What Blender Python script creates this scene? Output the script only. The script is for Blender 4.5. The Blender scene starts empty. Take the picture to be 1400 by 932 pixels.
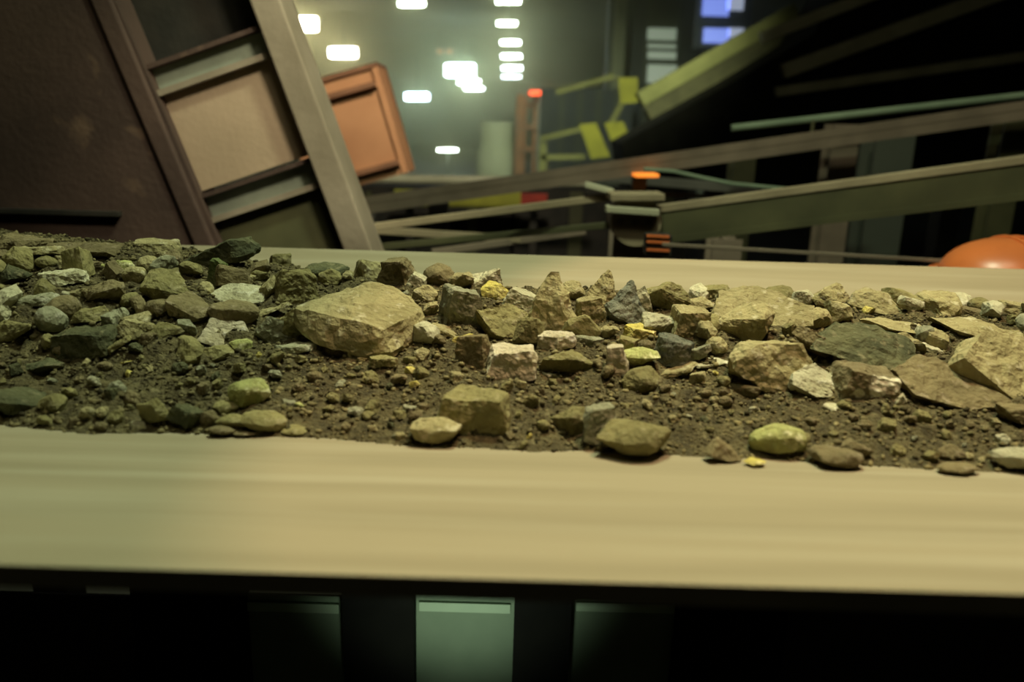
import bpy, bmesh, math, random
import numpy as np
from mathutils import Vector, Matrix, noise as mnoise

# ------------------------------------------------------------------ camera
PITCH, ROLL, CAM = math.radians(15.0), math.radians(1.65), Vector((0, 0, 0.253))
FPX = 28.0 / 36.0 * 1400.0
fw = Vector((0, math.cos(PITCH), -math.sin(PITCH)))
up0 = Vector((0, math.sin(PITCH), math.cos(PITCH)))
rt0 = Vector((1, 0, 0))
RT = rt0 * math.cos(ROLL) + up0 * math.sin(ROLL)
UP = up0 * math.cos(ROLL) - rt0 * math.sin(ROLL)
scene = bpy.context.scene
COL = scene.collection
cam_data = bpy.data.cameras.new('camera')
cam_data.lens, cam_data.sensor_width = 28.0, 36.0
cam_data.clip_start, cam_data.clip_end = 0.02, 300
cam_data.dof.use_dof = True
cam_data.dof.focus_distance = 1.10
cam_data.dof.aperture_fstop = 3.0
cam = bpy.data.objects.new('camera', cam_data)
cam.matrix_world = Matrix(((RT.x, UP.x, -fw.x, CAM.x), (RT.y, UP.y, -fw.y, CAM.y), (RT.z, UP.z, -fw.z, CAM.z), (0, 0, 0, 1)))
COL.objects.link(cam)
scene.camera = cam

# ------------------------------------------------------------------ world, exposure, main lamps and added fill lights
scene.view_settings.view_transform = 'Standard'
scene.view_settings.look = 'None'
scene.view_settings.exposure = 0.0
scene.view_settings.gamma = 1.0
scene.cycles.use_denoising = True
scene.cycles.volume_bounces = 0
scene.cycles.max_bounces = 6
world = bpy.data.worlds.new('hall_night')
scene.world = world
world.use_nodes = True
world.node_tree.nodes['Background'].inputs[0].default_value = (0.55, 0.6, 0.42, 1)
world.node_tree.nodes['Background'].inputs[1].default_value = 0.02

def lamp(name, kind, loc, target, power, color, size=0.3, **kw):
    d = bpy.data.lights.new(name, kind)
    d.energy, d.color = power, color
    if kind == 'AREA':
        d.shape, d.size, d.size_y = 'RECTANGLE', size, kw.get('size_y', size)
    else:
        d.shadow_soft_size = size
    if kind == 'SPOT':
        d.spot_size, d.spot_blend = math.radians(kw['cone']), kw['blend']
    o = bpy.data.objects.new(name, d)
    o.location = loc
    o.rotation_euler = (Vector(target) - Vector(loc)).to_track_quat('-Z', 'Y').to_euler()
    COL.objects.link(o)
    return o

lamp('key_floodlight', 'AREA', (0.22, 1.42, 2.0), (0.2, 1.0, 0), 45, (0.88, 1.0, 0.66), 0.22)
lamp('warm_floodlight', 'SPOT', (0.86, 0.85, 2.9), (0.86, 0.80, 0), 265, (1.0, 0.68, 0.42), 0.05, cone=42, blend=0.05)
lamp('front_fill', 'AREA', (-0.1, 0.2, 2.9), (0.1, 1.4, 0), 13, (1.0, 0.95, 0.6), 0.6)  # added fill without a fixture, lifts rock fronts and the beams behind
lamp('chute_fill', 'SPOT', (0.30, 0.9, 1.7), (-0.64, 2.3, 0.20), 170, (1.0, 0.90, 0.62), 0.15, cone=33, blend=1.0)  # unseen spot added to brighten the beige panel, fading towards the side plate
lamp('rust_chute_fill', 'SPOT', (0.0, 2.9, 1.7), (-0.60, 5.1, 0.15), 230, (1.0, 0.92, 0.66), 0.12, cone=62, blend=0.7)  # extra unseen spot so the orange chute and pale pipe stay bright
lamp('girder_fill', 'SPOT', (1.0, 1.3, 2.7), (1.3, 3.2, 0.25), 60, (1.0, 0.92, 0.62), 0.15, cone=62, blend=0.8)  # added spot with no fixture, brightens the girders behind the belt
lamp('hall_fill', 'SPOT', (0.0, 3.9, 3.3), (0.85, 12, -0.1), 2300, (0.95, 1.0, 0.62), 0.4, cone=41, blend=0.6)  # invented ceiling spot that lifts the yellow guard and far fronts
lamp('tank_fill', 'SPOT', (0.4, 13.5, 3.2), (-0.4, 20.5, 0.0), 1500, (0.95, 1.0, 0.62), 0.3, cone=50, blend=0.8)  # spot put in only to brighten the distant tank
lamp('underbelt_fill', 'SPOT', (-0.06, 0.66, -0.62), (-0.075, 1.22, -0.48), 6.5, (0.84, 1.0, 0.74), 0.05, cone=54, blend=1.0)  # out-of-view lamp added to light the middle guard sheet

# ------------------------------------------------------------------ helpers
def W(px, py, Y):
    """the point of the plane y = Y seen at photo pixel (px, py)"""
    d = RT * ((px - 700) / FPX) + UP * (-(py - 466) / FPX) + fw
    return CAM + d * (Y / d.y)

def ray(px, py):
    return (RT * ((px - 700) / FPX) + UP * (-(py - 466) / FPX) + fw)

def proj(p):
    d = Vector(p) - CAM
    z = d.dot(fw)
    return 700 + FPX * d.dot(RT) / z, 466 - FPX * d.dot(UP) / z, z

def mesh_obj(name, bm, mat, parent=None, smooth=False):
    me = bpy.data.meshes.new(name)
    bm.to_mesh(me)
    bm.free()
    if parent is not None:
        me.transform(Matrix.Translation(-Vector(parent.location)) if parent.type == 'EMPTY' else
                     Matrix.Translation(-(Vector(parent.location) + (Vector(parent.parent.location) if parent.parent else Vector()))))
    if smooth:
        me.polygons.foreach_set('use_smooth', [True] * len(me.polygons))
    me.materials.append(mat)
    o = bpy.data.objects.new(name, me)
    o.parent = parent
    COL.objects.link(o)
    return o

def thing(name, label, cat, loc=(0, 0, 0), group=None):
    o = bpy.data.objects.new(name, None)
    o.location = loc
    o.empty_display_size = 0.1
    COL.objects.link(o)
    return tag(o, label, cat, group)

def tag(o, label, cat, group=None, kind='thing'):
    o['label'], o['category'], o['kind'] = label, cat, kind
    if group:
        o['group'] = group
    return o

def box(bm, c, sx, sy, sz, M=None, bev=0.0):
    """box centred at c; M is a 3x3 of axes"""
    r = bmesh.ops.create_cube(bm, size=1.0)
    vs = r['verts']
    for v in vs:
        p = Vector((v.co.x * sx, v.co.y * sy, v.co.z * sz))
        v.co = (M @ p if M else p) + Vector(c)
    if bev:
        es = list({e for v in vs for e in v.link_edges})
        bmesh.ops.bevel(bm, geom=es, offset=bev, segments=2, affect='EDGES', profile=0.5)

def axes(p, q, upv=Vector((0, 0, 1))):
    x = (Vector(q) - Vector(p)).normalized()
    y = upv.cross(x).normalized()
    z = x.cross(y)
    return Matrix((x, y, z)).transposed()

def bar(bm, p, q, h, d, off=(0, 0, 0), bev=0.0):
    """square bar from p to q, h high, d deep"""
    p, q = Vector(p), Vector(q)
    M = axes(p, q)
    box(bm, (p + q) / 2 + M @ Vector(off), (q - p).length, d, h, M, bev)

def tube(bm, pts, r, n=12, cap=True):
    rings = []
    pts = [Vector(p) for p in pts]
    for i, p in enumerate(pts):
        t = (pts[min(i + 1, len(pts) - 1)] - pts[max(i - 1, 0)]).normalized()
        a = Vector((0, 0, 1)) if abs(t.z) < 0.9 else Vector((1, 0, 0))
        u = t.cross(a).normalized()
        v = t.cross(u)
        rings.append([bm.verts.new(p + (u * math.cos(k * 2 * math.pi / n) + v * math.sin(k * 2 * math.pi / n)) * r) for k in range(n)])
    for a, b in zip(rings, rings[1:]):
        for k in range(n):
            bm.faces.new((a[k], a[(k + 1) % n], b[(k + 1) % n], b[k]))
    if cap:
        bm.faces.new(rings[0][::-1])
        bm.faces.new(rings[-1])
    bmesh.ops.recalc_face_normals(bm, faces=bm.faces[:])

# ------------------------------------------------------------------ materials
def material(name, base, second=None, scale=6.0, lo=0.4, hi=0.62, rough=0.8, metal=0.0, bump=0.0, bscale=60.0,
             third=None, tscale=20.0, tlo=0.62, thi=0.7, vary=0.0, stretch=None, emit=None, power=0.0, island=False, spec=0.3):
    m = bpy.data.materials.new(name)
    m.use_nodes = True
    nt = m.node_tree
    N, L = nt.nodes, nt.links
    b = N['Principled BSDF']
    b.inputs['Roughness'].default_value = rough
    b.inputs['Metallic'].default_value = metal
    b.inputs['Specular IOR Level'].default_value = spec
    tc = N.new('ShaderNodeTexCoord')
    mp = N.new('ShaderNodeMapping')
    L.new(tc.outputs['Object'], mp.inputs['Vector'])
    if stretch:
        mp.inputs['Scale'].default_value = stretch
    def ntex(sc, det=6):
        t = N.new('ShaderNodeTexNoise')
        t.inputs['Scale'].default_value = sc
        t.inputs['Detail'].default_value = det
        L.new(mp.outputs['Vector'], t.inputs['Vector'])
        return t
    def mixc(fac, a, bcol):
        x = N.new('ShaderNodeMix')
        x.data_type = 'RGBA'
        if isinstance(fac, float): x.inputs['Factor'].default_value = fac
        else: L.new(fac, x.inputs['Factor'])
        for k, val in ((6, a), (7, bcol)):
            if isinstance(val, tuple): x.inputs[k].default_value = (*val, 1)
            else: L.new(val, x.inputs[k])
        return x.outputs[2]
    def ramp(src, a, c):
        r = N.new('ShaderNodeMapRange')
        r.inputs['From Min'].default_value, r.inputs['From Max'].default_value = a, c
        L.new(src, r.inputs['Value'])
        return r.outputs['Result']
    col = base
    if second:
        col = mixc(ramp(ntex(scale).outputs['Fac'], lo, hi), col, second)
    if third:
        col = mixc(ramp(ntex(tscale, 3).outputs['Fac'], tlo, thi), col, third)
    if vary:
        if island:
            g = N.new('ShaderNodeNewGeometry'); src = g.outputs['Random Per Island']
        else:
            g = N.new('ShaderNodeObjectInfo'); src = g.outputs['Random']
        h = N.new('ShaderNodeHueSaturation')
        L.new(ramp(src, 0, 1), h.inputs['Value'])
        mr = h.inputs['Value'].links[0].from_node
        mr.inputs['To Min'].default_value, mr.inputs['To Max'].default_value = 1 - vary, 1 + vary
        if isinstance(col, tuple): h.inputs['Color'].default_value = (*col, 1)
        else: L.new(col, h.inputs['Color'])
        col = h.outputs['Color']
    if isinstance(col, tuple): b.inputs['Base Color'].default_value = (*col, 1)
    else: L.new(col, b.inputs['Base Color'])
    if bump:
        bp = N.new('ShaderNodeBump')
        bp.inputs['Strength'].default_value = bump
        bp.inputs['Distance'].default_value = 0.007
        L.new(ntex(bscale, 8).outputs['Fac'], bp.inputs['Height'])
        L.new(bp.outputs['Normal'], b.inputs['Normal'])
    if emit:
        b.inputs['Emission Color'].default_value = (*emit, 1)
        b.inputs['Emission Strength'].default_value = power
    return m

def rockmat(name, a, b, c=None, **kw):
    d = dict(scale=28, lo=0.36, hi=0.66, rough=0.92, bump=1.0, bscale=95, third=c, tscale=75, tlo=0.58, thi=0.68, vary=0.16, spec=0.2)
    d.update(kw)
    return material(name, a, b, **d)

RM = {
    'tan':   rockmat('tan_dusty_rock', (0.36, 0.318, 0.165), (0.26, 0.228, 0.11), (0.46, 0.42, 0.27)),
    'olive': rockmat('olive_rock', (0.255, 0.228, 0.10), (0.16, 0.145, 0.062), (0.29, 0.26, 0.14)),
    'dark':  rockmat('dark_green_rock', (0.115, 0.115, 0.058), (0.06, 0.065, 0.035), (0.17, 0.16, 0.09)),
    'brown': rockmat('brown_rock', (0.21, 0.175, 0.09), (0.14, 0.115, 0.058), (0.25, 0.21, 0.13)),
    'pale':  rockmat('pale_cream_rock', (0.50, 0.48, 0.33), (0.36, 0.34, 0.21), (0.62, 0.60, 0.46)),
    'pink':  rockmat('pinkish_white_rock', (0.54, 0.485, 0.36), (0.40, 0.35, 0.22), (0.62, 0.57, 0.48)),
    'yellow': rockmat('yellow_ore', (0.58, 0.50, 0.12), (0.42, 0.36, 0.13), (0.70, 0.62, 0.28)),
    'lime':  rockmat('yellow_green_ore', (0.40, 0.42, 0.16), (0.26, 0.25, 0.10), (0.62, 0.60, 0.36)),
    'slate': rockmat('blue_grey_slate', (0.115, 0.125, 0.095), (0.20, 0.20, 0.15), (0.07, 0.08, 0.065)),
    'grey':  rockmat('grey_green_rock', (0.31, 0.31, 0.21), (0.20, 0.20, 0.12), (0.43, 0.42, 0.32)),
    'green': rockmat('dark_green_ore', (0.07, 0.11, 0.03), (0.13, 0.13, 0.06), (0.20, 0.20, 0.10)),
    'streak': rockmat('white_streaked_rock', (0.22, 0.185, 0.10), (0.15, 0.125, 0.07), (0.66, 0.62, 0.46), tscale=24, tlo=0.57, thi=0.60),
}
M_SOIL = rockmat('dark_soil', (0.125, 0.105, 0.05), (0.06, 0.05, 0.026), (0.19, 0.165, 0.085), scale=60, bump=1.0, bscale=230, vary=0)
M_GRAV = rockmat('gravel', (0.19, 0.163, 0.078), (0.08, 0.068, 0.034), None, scale=2.5, bump=0.0, vary=0.75, island=True)
M_BELT = material('dusty_belt_rubber', (0.315, 0.275, 0.18), (0.27, 0.235, 0.15), scale=3.0, rough=0.85, stretch=(0.35, 6, 6), third=(0.36, 0.325, 0.225), tscale=5, tlo=0.5, thi=0.8, bump=0.25, bscale=60)
M_BELTEDGE = material('belt_edge_rubber', (0.13, 0.115, 0.08), (0.09, 0.08, 0.055), rough=0.8)
M_BLACK = material('near_black_steel', (0.02, 0.019, 0.016), (0.035, 0.03, 0.024), rough=0.7, bump=0.2)  # near-black base with a random lighter tone
M_VOID = material('shade_black_sheet', (0.008, 0.008, 0.007), (0.012, 0.012, 0.010), rough=0.9, spec=0.1)  # deep shade put into the base colour, stays black under the lamps
M_BROWN = material('rusty_brown_plate', (0.080, 0.050, 0.040), (0.052, 0.033, 0.027), scale=3, rough=0.75, bump=0.3, third=(0.12, 0.077, 0.053), tscale=8)
M_PANEL = material('dusty_pink_beige_panel', (0.42, 0.31, 0.22), (0.35, 0.26, 0.18), scale=3, rough=0.8, bump=0.2)
M_RIB = material('teal_grey_channel', (0.25, 0.275, 0.22), (0.19, 0.21, 0.17), scale=6, rough=0.65, bump=0.2)
M_STR = material('dusty_taupe_stringer', (0.27, 0.225, 0.17), (0.20, 0.165, 0.12), scale=5, rough=0.75, bump=0.2)
M_ORANGE = material('rust_orange_plate', (0.50, 0.245, 0.125), (0.41, 0.19, 0.095), scale=2.5, rough=0.7, bump=0.2)
M_ORANGED = material('rust_orange_rib', (0.24, 0.11, 0.06), (0.17, 0.08, 0.045), scale=4, rough=0.7)
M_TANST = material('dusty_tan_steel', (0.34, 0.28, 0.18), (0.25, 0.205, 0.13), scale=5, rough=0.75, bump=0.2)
M_TAUPE = material('dusty_brown_steel', (0.24, 0.19, 0.14), (0.17, 0.135, 0.10), scale=5, rough=0.75)
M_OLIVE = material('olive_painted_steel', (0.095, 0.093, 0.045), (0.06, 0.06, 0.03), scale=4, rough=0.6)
M_GREY = material('blue_grey_steel', (0.15, 0.15, 0.13), (0.10, 0.10, 0.09), scale=4, rough=0.65)
M_PALE = material('pale_painted_pipe', (0.48, 0.47, 0.34), (0.38, 0.37, 0.26), scale=4, rough=0.55)
M_PGREEN = material('pale_green_paint', (0.25, 0.33, 0.23), (0.19, 0.26, 0.18), scale=5, rough=0.6)
M_LIP = material('lit_pale_green_edge', (0.50, 0.64, 0.46), (0.42, 0.55, 0.40), scale=5, rough=0.5)  # lighter than the sheet: light caught by the lip is in the colour
M_BOOM = material('dull_olive_paint', (0.24, 0.25, 0.10), (0.18, 0.19, 0.075), scale=3, rough=0.8)
M_YELL = material('yellow_green_paint', (0.40, 0.40, 0.05), (0.30, 0.30, 0.04), scale=4, rough=0.6)
M_RED = material('red_paint', (0.42, 0.05, 0.03), (0.30, 0.035, 0.025), rough=0.6)
M_ORP = material('orange_gloss_paint', (0.75, 0.20, 0.055), (0.62, 0.16, 0.05), scale=3, rough=0.35, spec=0.6)
M_BLUEW = material('blue_grey_cladding', (0.09, 0.11, 0.12), (0.065, 0.08, 0.085), scale=1, rough=0.7)
M_TANK = material('pale_green_column', (0.40, 0.44, 0.28), (0.32, 0.36, 0.22), scale=1, rough=0.7)
M_CLAD = material('grey_green_cladding', (0.13, 0.15, 0.12), (0.09, 0.105, 0.085), scale=1, rough=0.7)
M_RUST = material('rusty_column', (0.20, 0.10, 0.045), (0.14, 0.07, 0.035), scale=2, rough=0.8)
M_HALL = material('hall_plaster', (0.17, 0.165, 0.105), (0.13, 0.125, 0.08), scale=0.4, rough=0.9)
M_FLOOR = material('dark_hall_floor', (0.055, 0.052, 0.042), (0.035, 0.033, 0.027), scale=0.8, rough=0.8)
M_LW = material('lamp_warm_white', (0.9, 0.9, 0.8), emit=(1.0, 0.93, 0.62), power=30)
M_LG = material('lamp_greenish_white', (0.9, 0.9, 0.8), emit=(0.86, 1.0, 0.72), power=24)
M_LT = material('lamp_teal_white', (0.9, 0.9, 0.9), emit=(0.72, 1.0, 0.86), power=30)
M_LR = material('signal_red_lamp', (0.8, 0.1, 0.05), emit=(1.0, 0.085, 0.02), power=3.2)
M_LO = material('signal_orange_lamp', (0.8, 0.3, 0.05), emit=(1.0, 0.25, 0.03), power=1.1)
M_LD = material('dim_brown_lamp', (0.5, 0.25, 0.12), emit=(1.0, 0.45, 0.2), power=0.35)
M_WW = material('lit_white_window', (0.7, 0.75, 0.7), emit=(0.60, 0.74, 0.48), power=0.36)
M_WB = material('lit_blue_window', (0.4, 0.5, 0.9), emit=(0.24, 0.34, 0.95), power=0.85)
M_WP = material('lit_pale_window', (0.7, 0.75, 0.8), emit=(0.6, 0.68, 0.85), power=0.5)

# ------------------------------------------------------------------ the hall
ZF, ZC = -1.15, 3.45
def struct(name, c, sx, sy, sz, mat):
    bm = bmesh.new()
    box(bm, c, sx, sy, sz)
    o = mesh_obj(name, bm, mat)
    o['kind'] = 'structure'
    return o
struct('floor', (0, 27, ZF - 0.1), 60, 66, 0.2, M_FLOOR)
struct('ceiling', (0, 27, ZC + 0.1), 60, 66, 0.2, M_HALL)
struct('wall_back', (0, 59.9, 1.15), 60, 0.2, 4.6, M_HALL)
struct('wall_left', (-29.9, 27, 1.15), 0.2, 66, 4.6, M_HALL)
struct('wall_right', (29.9, 27, 1.15), 0.2, 66, 4.6, M_HALL)
struct('wall_front', (0, -5.9, 1.15), 60, 0.2, 4.6, M_HALL)

# haze over the far hall
bm = bmesh.new()
box(bm, (0, 33, 1.15), 58, 50, 4.4)
hm = bpy.data.materials.new('hall_haze')
hm.use_nodes = True
hn = hm.node_tree
hn.nodes.remove(hn.nodes['Principled BSDF'])
vs = hn.nodes.new('ShaderNodeVolumeScatter')
vs.inputs['Color'].default_value = (0.92, 0.88, 0.5, 1)
vs.inputs['Density'].default_value = 0.034
vs.inputs['Anisotropy'].default_value = 0.84
hn.links.new(vs.outputs[0], hn.nodes['Material Output'].inputs['Volume'])
haze = mesh_obj('haze', bm, hm)
tag(haze, 'greenish dusty haze filling the far hall around the ceiling lamps', 'haze', kind='stuff')

# ------------------------------------------------------------------ belt and pile profile
Y0, Y1 = 0.410, 1.615
def belt_z(y):
    a = np.asarray(y, dtype=float)
    zc = -0.062
    near = -(a - Y0) * 0.175
    far = (a - Y1) * 0.24 + 0.003
    def smax(p, q, k=0.02):
        return np.log(np.exp(p / k) + np.exp(q / k)) * k
    return smax(smax(near, far, 0.02), np.full_like(a, zc), 0.012)

rng = np.random.RandomState(5)
LAT = rng.rand(256, 256)
def vnoise(x, y):
    xi, yi = np.floor(x).astype(int), np.floor(y).astype(int)
    fx, fy = x - xi, y - yi
    fx, fy = fx * fx * (3 - 2 * fx), fy * fy * (3 - 2 * fy)
    g = lambda a, b: LAT[a % 256, b % 256]
    return (g(xi, yi) * (1 - fx) + g(xi + 1, yi) * fx) * (1 - fy) + (g(xi, yi + 1) * (1 - fx) + g(xi + 1, yi + 1) * fx) * fy - 0.5
def fbm(x, y, s, oct=5):
    t, a = 0, 1.0
    for i in range(oct):
        t = t + vnoise(x * s + 17.3 * i, y * s + 9.1 * i) * a
        s, a = s * 2.03, a * 0.55
    return t

def pile_z(x, y):
    x, y = np.asarray(x, float), np.asarray(y, float)
    foot = np.interp(x, [-1.6, -0.7, 0, 0.7, 1.6], [0.77, 0.755, 0.725, 0.675, 0.615]) + 0.035 * fbm(x, y * 0 + 3.3, 5, 4)
    yc = np.interp(x, [-1.6, -0.8, -0.3, 0.0, 1.5], [1.28, 1.26, 1.18, 1.14, 1.12])
    zc = np.interp(x, [-1.6, -0.95, -0.55, -0.3, 0.0, 0.4, 1.0, 1.6], [0.064, 0.060, 0.046, 0.022, 0.018, 0.010, 0.004, -0.004])
    back = np.interp(x, [-1.6, -0.8, -0.45, -0.2, 1.6], [1.60, 1.59, 1.53, 1.43, 1.40])
    t = np.clip((y - foot) / (yc - foot), -0.3, 1)
    s1 = np.where(t < 0, t * 1.9, 1 - (1 - np.clip(t, 0, 1)) ** 1.7)
    u = np.clip((y - yc) / (back - yc), 0, 1.3)
    s2 = 1 - u ** 1.8
    s = np.where(y < yc, s1, s2)
    bz = belt_z(y)
    bc = belt_z(yc)
    edge = np.clip(s * 5, 0, 1)
    h = bz * (1 - np.clip(s, 0, 1)) + (zc) * s + np.where(s < 0, s * 0.05 + bz * 0, 0)
    return h + edge * (0.016 * fbm(x, y, 7, 3) + 0.012 * fbm(x + 5, y, 34, 5)) - np.where(s <= 0, 0.006, 0)

def pile_hit(px, py):
    d = ray(px, py)
    ys = np.arange(0.45, 1.62, 0.002)
    ts = ys / d.y
    xs, zs = CAM.x + d.x * ts, CAM.z + d.z * ts
    g = np.maximum(pile_z(xs, ys), belt_z(ys))
    k = np.nonzero(zs < g)[0]
    if len(k):
        i = k[0]
        return Vector((xs[i], ys[i], g[i])), True
    i = int(np.argmin(zs - g))
    return Vector((xs[i], ys[i], g[i])), False

# belt: a troughed band with thickness
bm = bmesh.new()
xs = np.linspace(-4.2, 4.2, 43)
ys = np.linspace(Y0, Y1, 45)
TH = 0.014
def rowz(y): return float(belt_z(np.array(y)))
top = [[bm.verts.new((x, y, rowz(y))) for y in ys] for x in xs]
bot = [[bm.verts.new((x, y, rowz(y) - TH)) for y in ys] for x in xs]
for i in range(len(xs) - 1):
    for j in range(len(ys) - 1):
        bm.faces.new((top[i][j], top[i + 1][j], top[i + 1][j + 1], top[i][j + 1]))
        bm.faces.new((bot[i][j], bot[i][j + 1], bot[i + 1][j + 1], bot[i + 1][j]))
    f = bm.faces.new((top[i][0], bot[i][0], bot[i + 1][0], top[i + 1][0])); f.material_index = 1
    f = bm.faces.new((top[i][-1], top[i + 1][-1], bot[i + 1][-1], bot[i][-1])); f.material_index = 1
bmesh.ops.recalc_face_normals(bm, faces=bm.faces[:])
belt = mesh_obj('conveyor_belt', bm, M_BELT, smooth=False)
belt.data.materials.append(M_BELTEDGE)
tag(belt, 'wide dusty grey-tan rubber conveyor belt carrying the pile of broken ore', 'conveyor belt')

# frame below the belt
fr = thing('conveyor', 'dark steel conveyor stand with idler rollers beneath the dusty belt', 'conveyor', (0, 1.0, ZF))
for y in (0.60, 1.50):
    bm = bmesh.new(); bar(bm, (-4.2, y, -0.33), (4.2, y, -0.33), 0.10, 0.05); mesh_obj('stringer', bm, M_BLACK, fr)
for x in (-3.4, -2.0, -0.72, 0.62, 1.9, 3.3):
    bm = bmesh.new(); bar(bm, (x, 0.56, -0.265), (x, 1.54, -0.265), 0.03, 0.06); mesh_obj('idler_bracket', bm, M_BLACK, fr)
    for a, b in (((x, 0.44, -0.075), (x, 0.74, -0.128)), ((x, 0.78, -0.137), (x, 1.26, -0.137)), ((x, 1.30, -0.128), (x, 1.58, -0.065))):
        bm = bmesh.new(); tube(bm, (a, b), 0.052, 20); mesh_obj('roller', bm, M_GREY, fr, smooth=False)
    for y, z in ((0.76, -0.16), (1.28, -0.16), (0.57, -0.2), (1.52, -0.2)):
        bm = bmesh.new(); box(bm, (x, y, (z - 0.25) / 2 - 0.02), 0.012, 0.03, 0.17); mesh_obj('roller_holder', bm, M_BLACK, fr)
for x in (-3.4, -0.95, 1.45, 3.6):
    for y in (0.60, 1.50):
        bm = bmesh.new(); box(bm, (x, y, (ZF - 0.38) / 2), 0.07, 0.07, -0.38 - ZF); mesh_obj('leg', bm, M_BLACK, fr)

# guard of pale green sheets between dark posts, seen below the belt's near edge
YG = 1.22
g0 = W(635, 940, YG)
gd = thing('under_belt_guard', 'pale green sheet guard between black posts in the dark below the belt', 'guard', (g0.x, YG, ZF))
def quad_panel(name, corners, Y, th, mat, parent, flange=0.0):
    bm = bmesh.new()
    P = [W(px, py, Y) for px, py in corners]
    a = [bm.verts.new(p) for p in P]
    b = [bm.verts.new(p + Vector((0, th, 0))) for p in P]
    n = len(P)
    bm.faces.new(a); bm.faces.new(b[::-1])
    for i in range(n):
        bm.faces.new((a[i], b[i], b[(i + 1) % n], a[(i + 1) % n]))
    bmesh.ops.recalc_face_normals(bm, faces=bm.faces[:])
    return mesh_obj(name, bm, mat, parent)
def vpanel(px0, px1, py0, py1, Y, th, mat, parent, name):
    """upright sheet: its top corners at the given pixels, edges vertical in space"""
    a, b = W(px0, py0, Y), W(px1, py0, Y)
    zb = W((px0 + px1) / 2, py1, Y).z
    bm = bmesh.new()
    box(bm, ((a.x + b.x) / 2, Y + th / 2, (max(a.z, b.z) + zb) / 2), b.x - a.x, th, max(a.z, b.z) - zb)
    return mesh_obj(name, bm, mat, parent)
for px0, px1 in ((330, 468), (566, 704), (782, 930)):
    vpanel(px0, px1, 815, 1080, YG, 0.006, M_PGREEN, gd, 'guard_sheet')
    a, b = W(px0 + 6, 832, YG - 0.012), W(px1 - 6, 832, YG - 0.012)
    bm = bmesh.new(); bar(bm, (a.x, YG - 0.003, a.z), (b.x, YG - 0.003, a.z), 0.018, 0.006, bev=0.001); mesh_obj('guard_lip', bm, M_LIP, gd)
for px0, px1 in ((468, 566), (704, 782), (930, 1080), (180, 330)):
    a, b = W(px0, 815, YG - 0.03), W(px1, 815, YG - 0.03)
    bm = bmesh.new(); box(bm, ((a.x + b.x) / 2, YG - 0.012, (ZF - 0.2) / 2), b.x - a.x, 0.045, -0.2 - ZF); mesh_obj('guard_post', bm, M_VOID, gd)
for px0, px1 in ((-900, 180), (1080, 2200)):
    vpanel(px0, px1, 815, 1080, YG, 0.006, M_BLACK, gd, 'shade_filler_sheet')  # black sheets added to stand in for the darkness below the belt
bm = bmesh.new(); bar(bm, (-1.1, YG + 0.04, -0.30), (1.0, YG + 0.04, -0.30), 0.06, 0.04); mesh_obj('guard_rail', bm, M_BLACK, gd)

# ------------------------------------------------------------------ soil of the pile (uncountable) and its gravel
nx, ny = 900, 220
gx = np.linspace(-2.3, 2.3, nx)
gy = np.linspace(0.60, 1.60, ny)
X, Y = np.meshgrid(gx, gy, indexing='ij')
Z = pile_z(X, Y)
verts = np.stack([X, Y, Z], -1).reshape(-1, 3)
I = np.arange(nx * ny).reshape(nx, ny)
faces = np.stack([I[:-1, :-1], I[1:, :-1], I[1:, 1:], I[:-1, 1:]], -1).reshape(-1, 4)
bz = belt_z(Y).reshape(-1)
keep = (Z.reshape(-1)[faces] > bz[faces] - 0.004).any(1)
me = bpy.data.meshes.new('soil_bed')
me.from_pydata(verts.tolist(), [], faces[keep].tolist())
me.materials.append(M_SOIL)
soil = bpy.data.objects.new('soil_bed', me)
COL.objects.link(soil)
tag(soil, 'dark crumbly soil bed of the ore pile heaped along the belt', 'soil', kind='stuff')

random.seed(11)
GN = 90000
r2 = np.random.RandomState(3)
# low stones as deformed octahedra / icosahedra
bmt = bmesh.new(); bmesh.ops.create_icosphere(bmt, subdivisions=1, radius=1.0)
iv = np.array([v.co[:] for v in bmt.verts]); ifc = np.array([[v.index for v in f.verts] for f in bmt.faces]); bmt.free()
px_ = r2.uniform(-1.9, 1.9, GN); py_ = r2.uniform(0.64, 1.5, GN)
pz_ = pile_z(px_, py_); ok = pz_ > belt_z(py_) - 0.003
px_, py_, pz_ = px_[ok], py_[ok], pz_[ok]
n = len(px_)
size = 0.0010 + 0.0034 * r2.rand(n) ** 4.0
sc = size[:, None] * (0.65 + 0.6 * r2.rand(n, 3)); sc[:, 2] *= 0.75
jit = 1 + 0.7 * (r2.rand(n, len(iv), 1) - 0.5)
ang = r2.rand(n) * 6.283
loc = iv[None] * jit * sc[:, None, :]
ca, sa = np.cos(ang)[:, None], np.sin(ang)[:, None]
lx = loc[..., 0] * ca - loc[..., 1] * sa; ly = loc[..., 0] * sa + loc[..., 1] * ca
V = np.stack([lx + px_[:, None], ly + py_[:, None], loc[..., 2] + (np.maximum(pz_, belt_z(py_)) + size * 0.35)[:, None]], -1).reshape(-1, 3)
F = (ifc[None] + (np.arange(n) * len(iv))[:, None, None]).reshape(-1, 3)
me = bpy.data.meshes.new('gravel')
me.vertices.add(len(V)); me.vertices.foreach_set('co', V.ravel())
me.loops.add(F.size); me.loops.foreach_set('vertex_index', F.ravel())
me.polygons.add(len(F)); me.polygons.foreach_set('loop_start', np.arange(0, F.size, 3)); me.polygons.foreach_set('loop_total', np.full(len(F), 3))
me.update(calc_edges=True)
me.materials.append(M_GRAV)
grav = bpy.data.objects.new('gravel', me)
COL.objects.link(grav)
tag(grav, 'loose fine olive-brown gravel scattered over the soil of the pile', 'gravel', kind='stuff')

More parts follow.
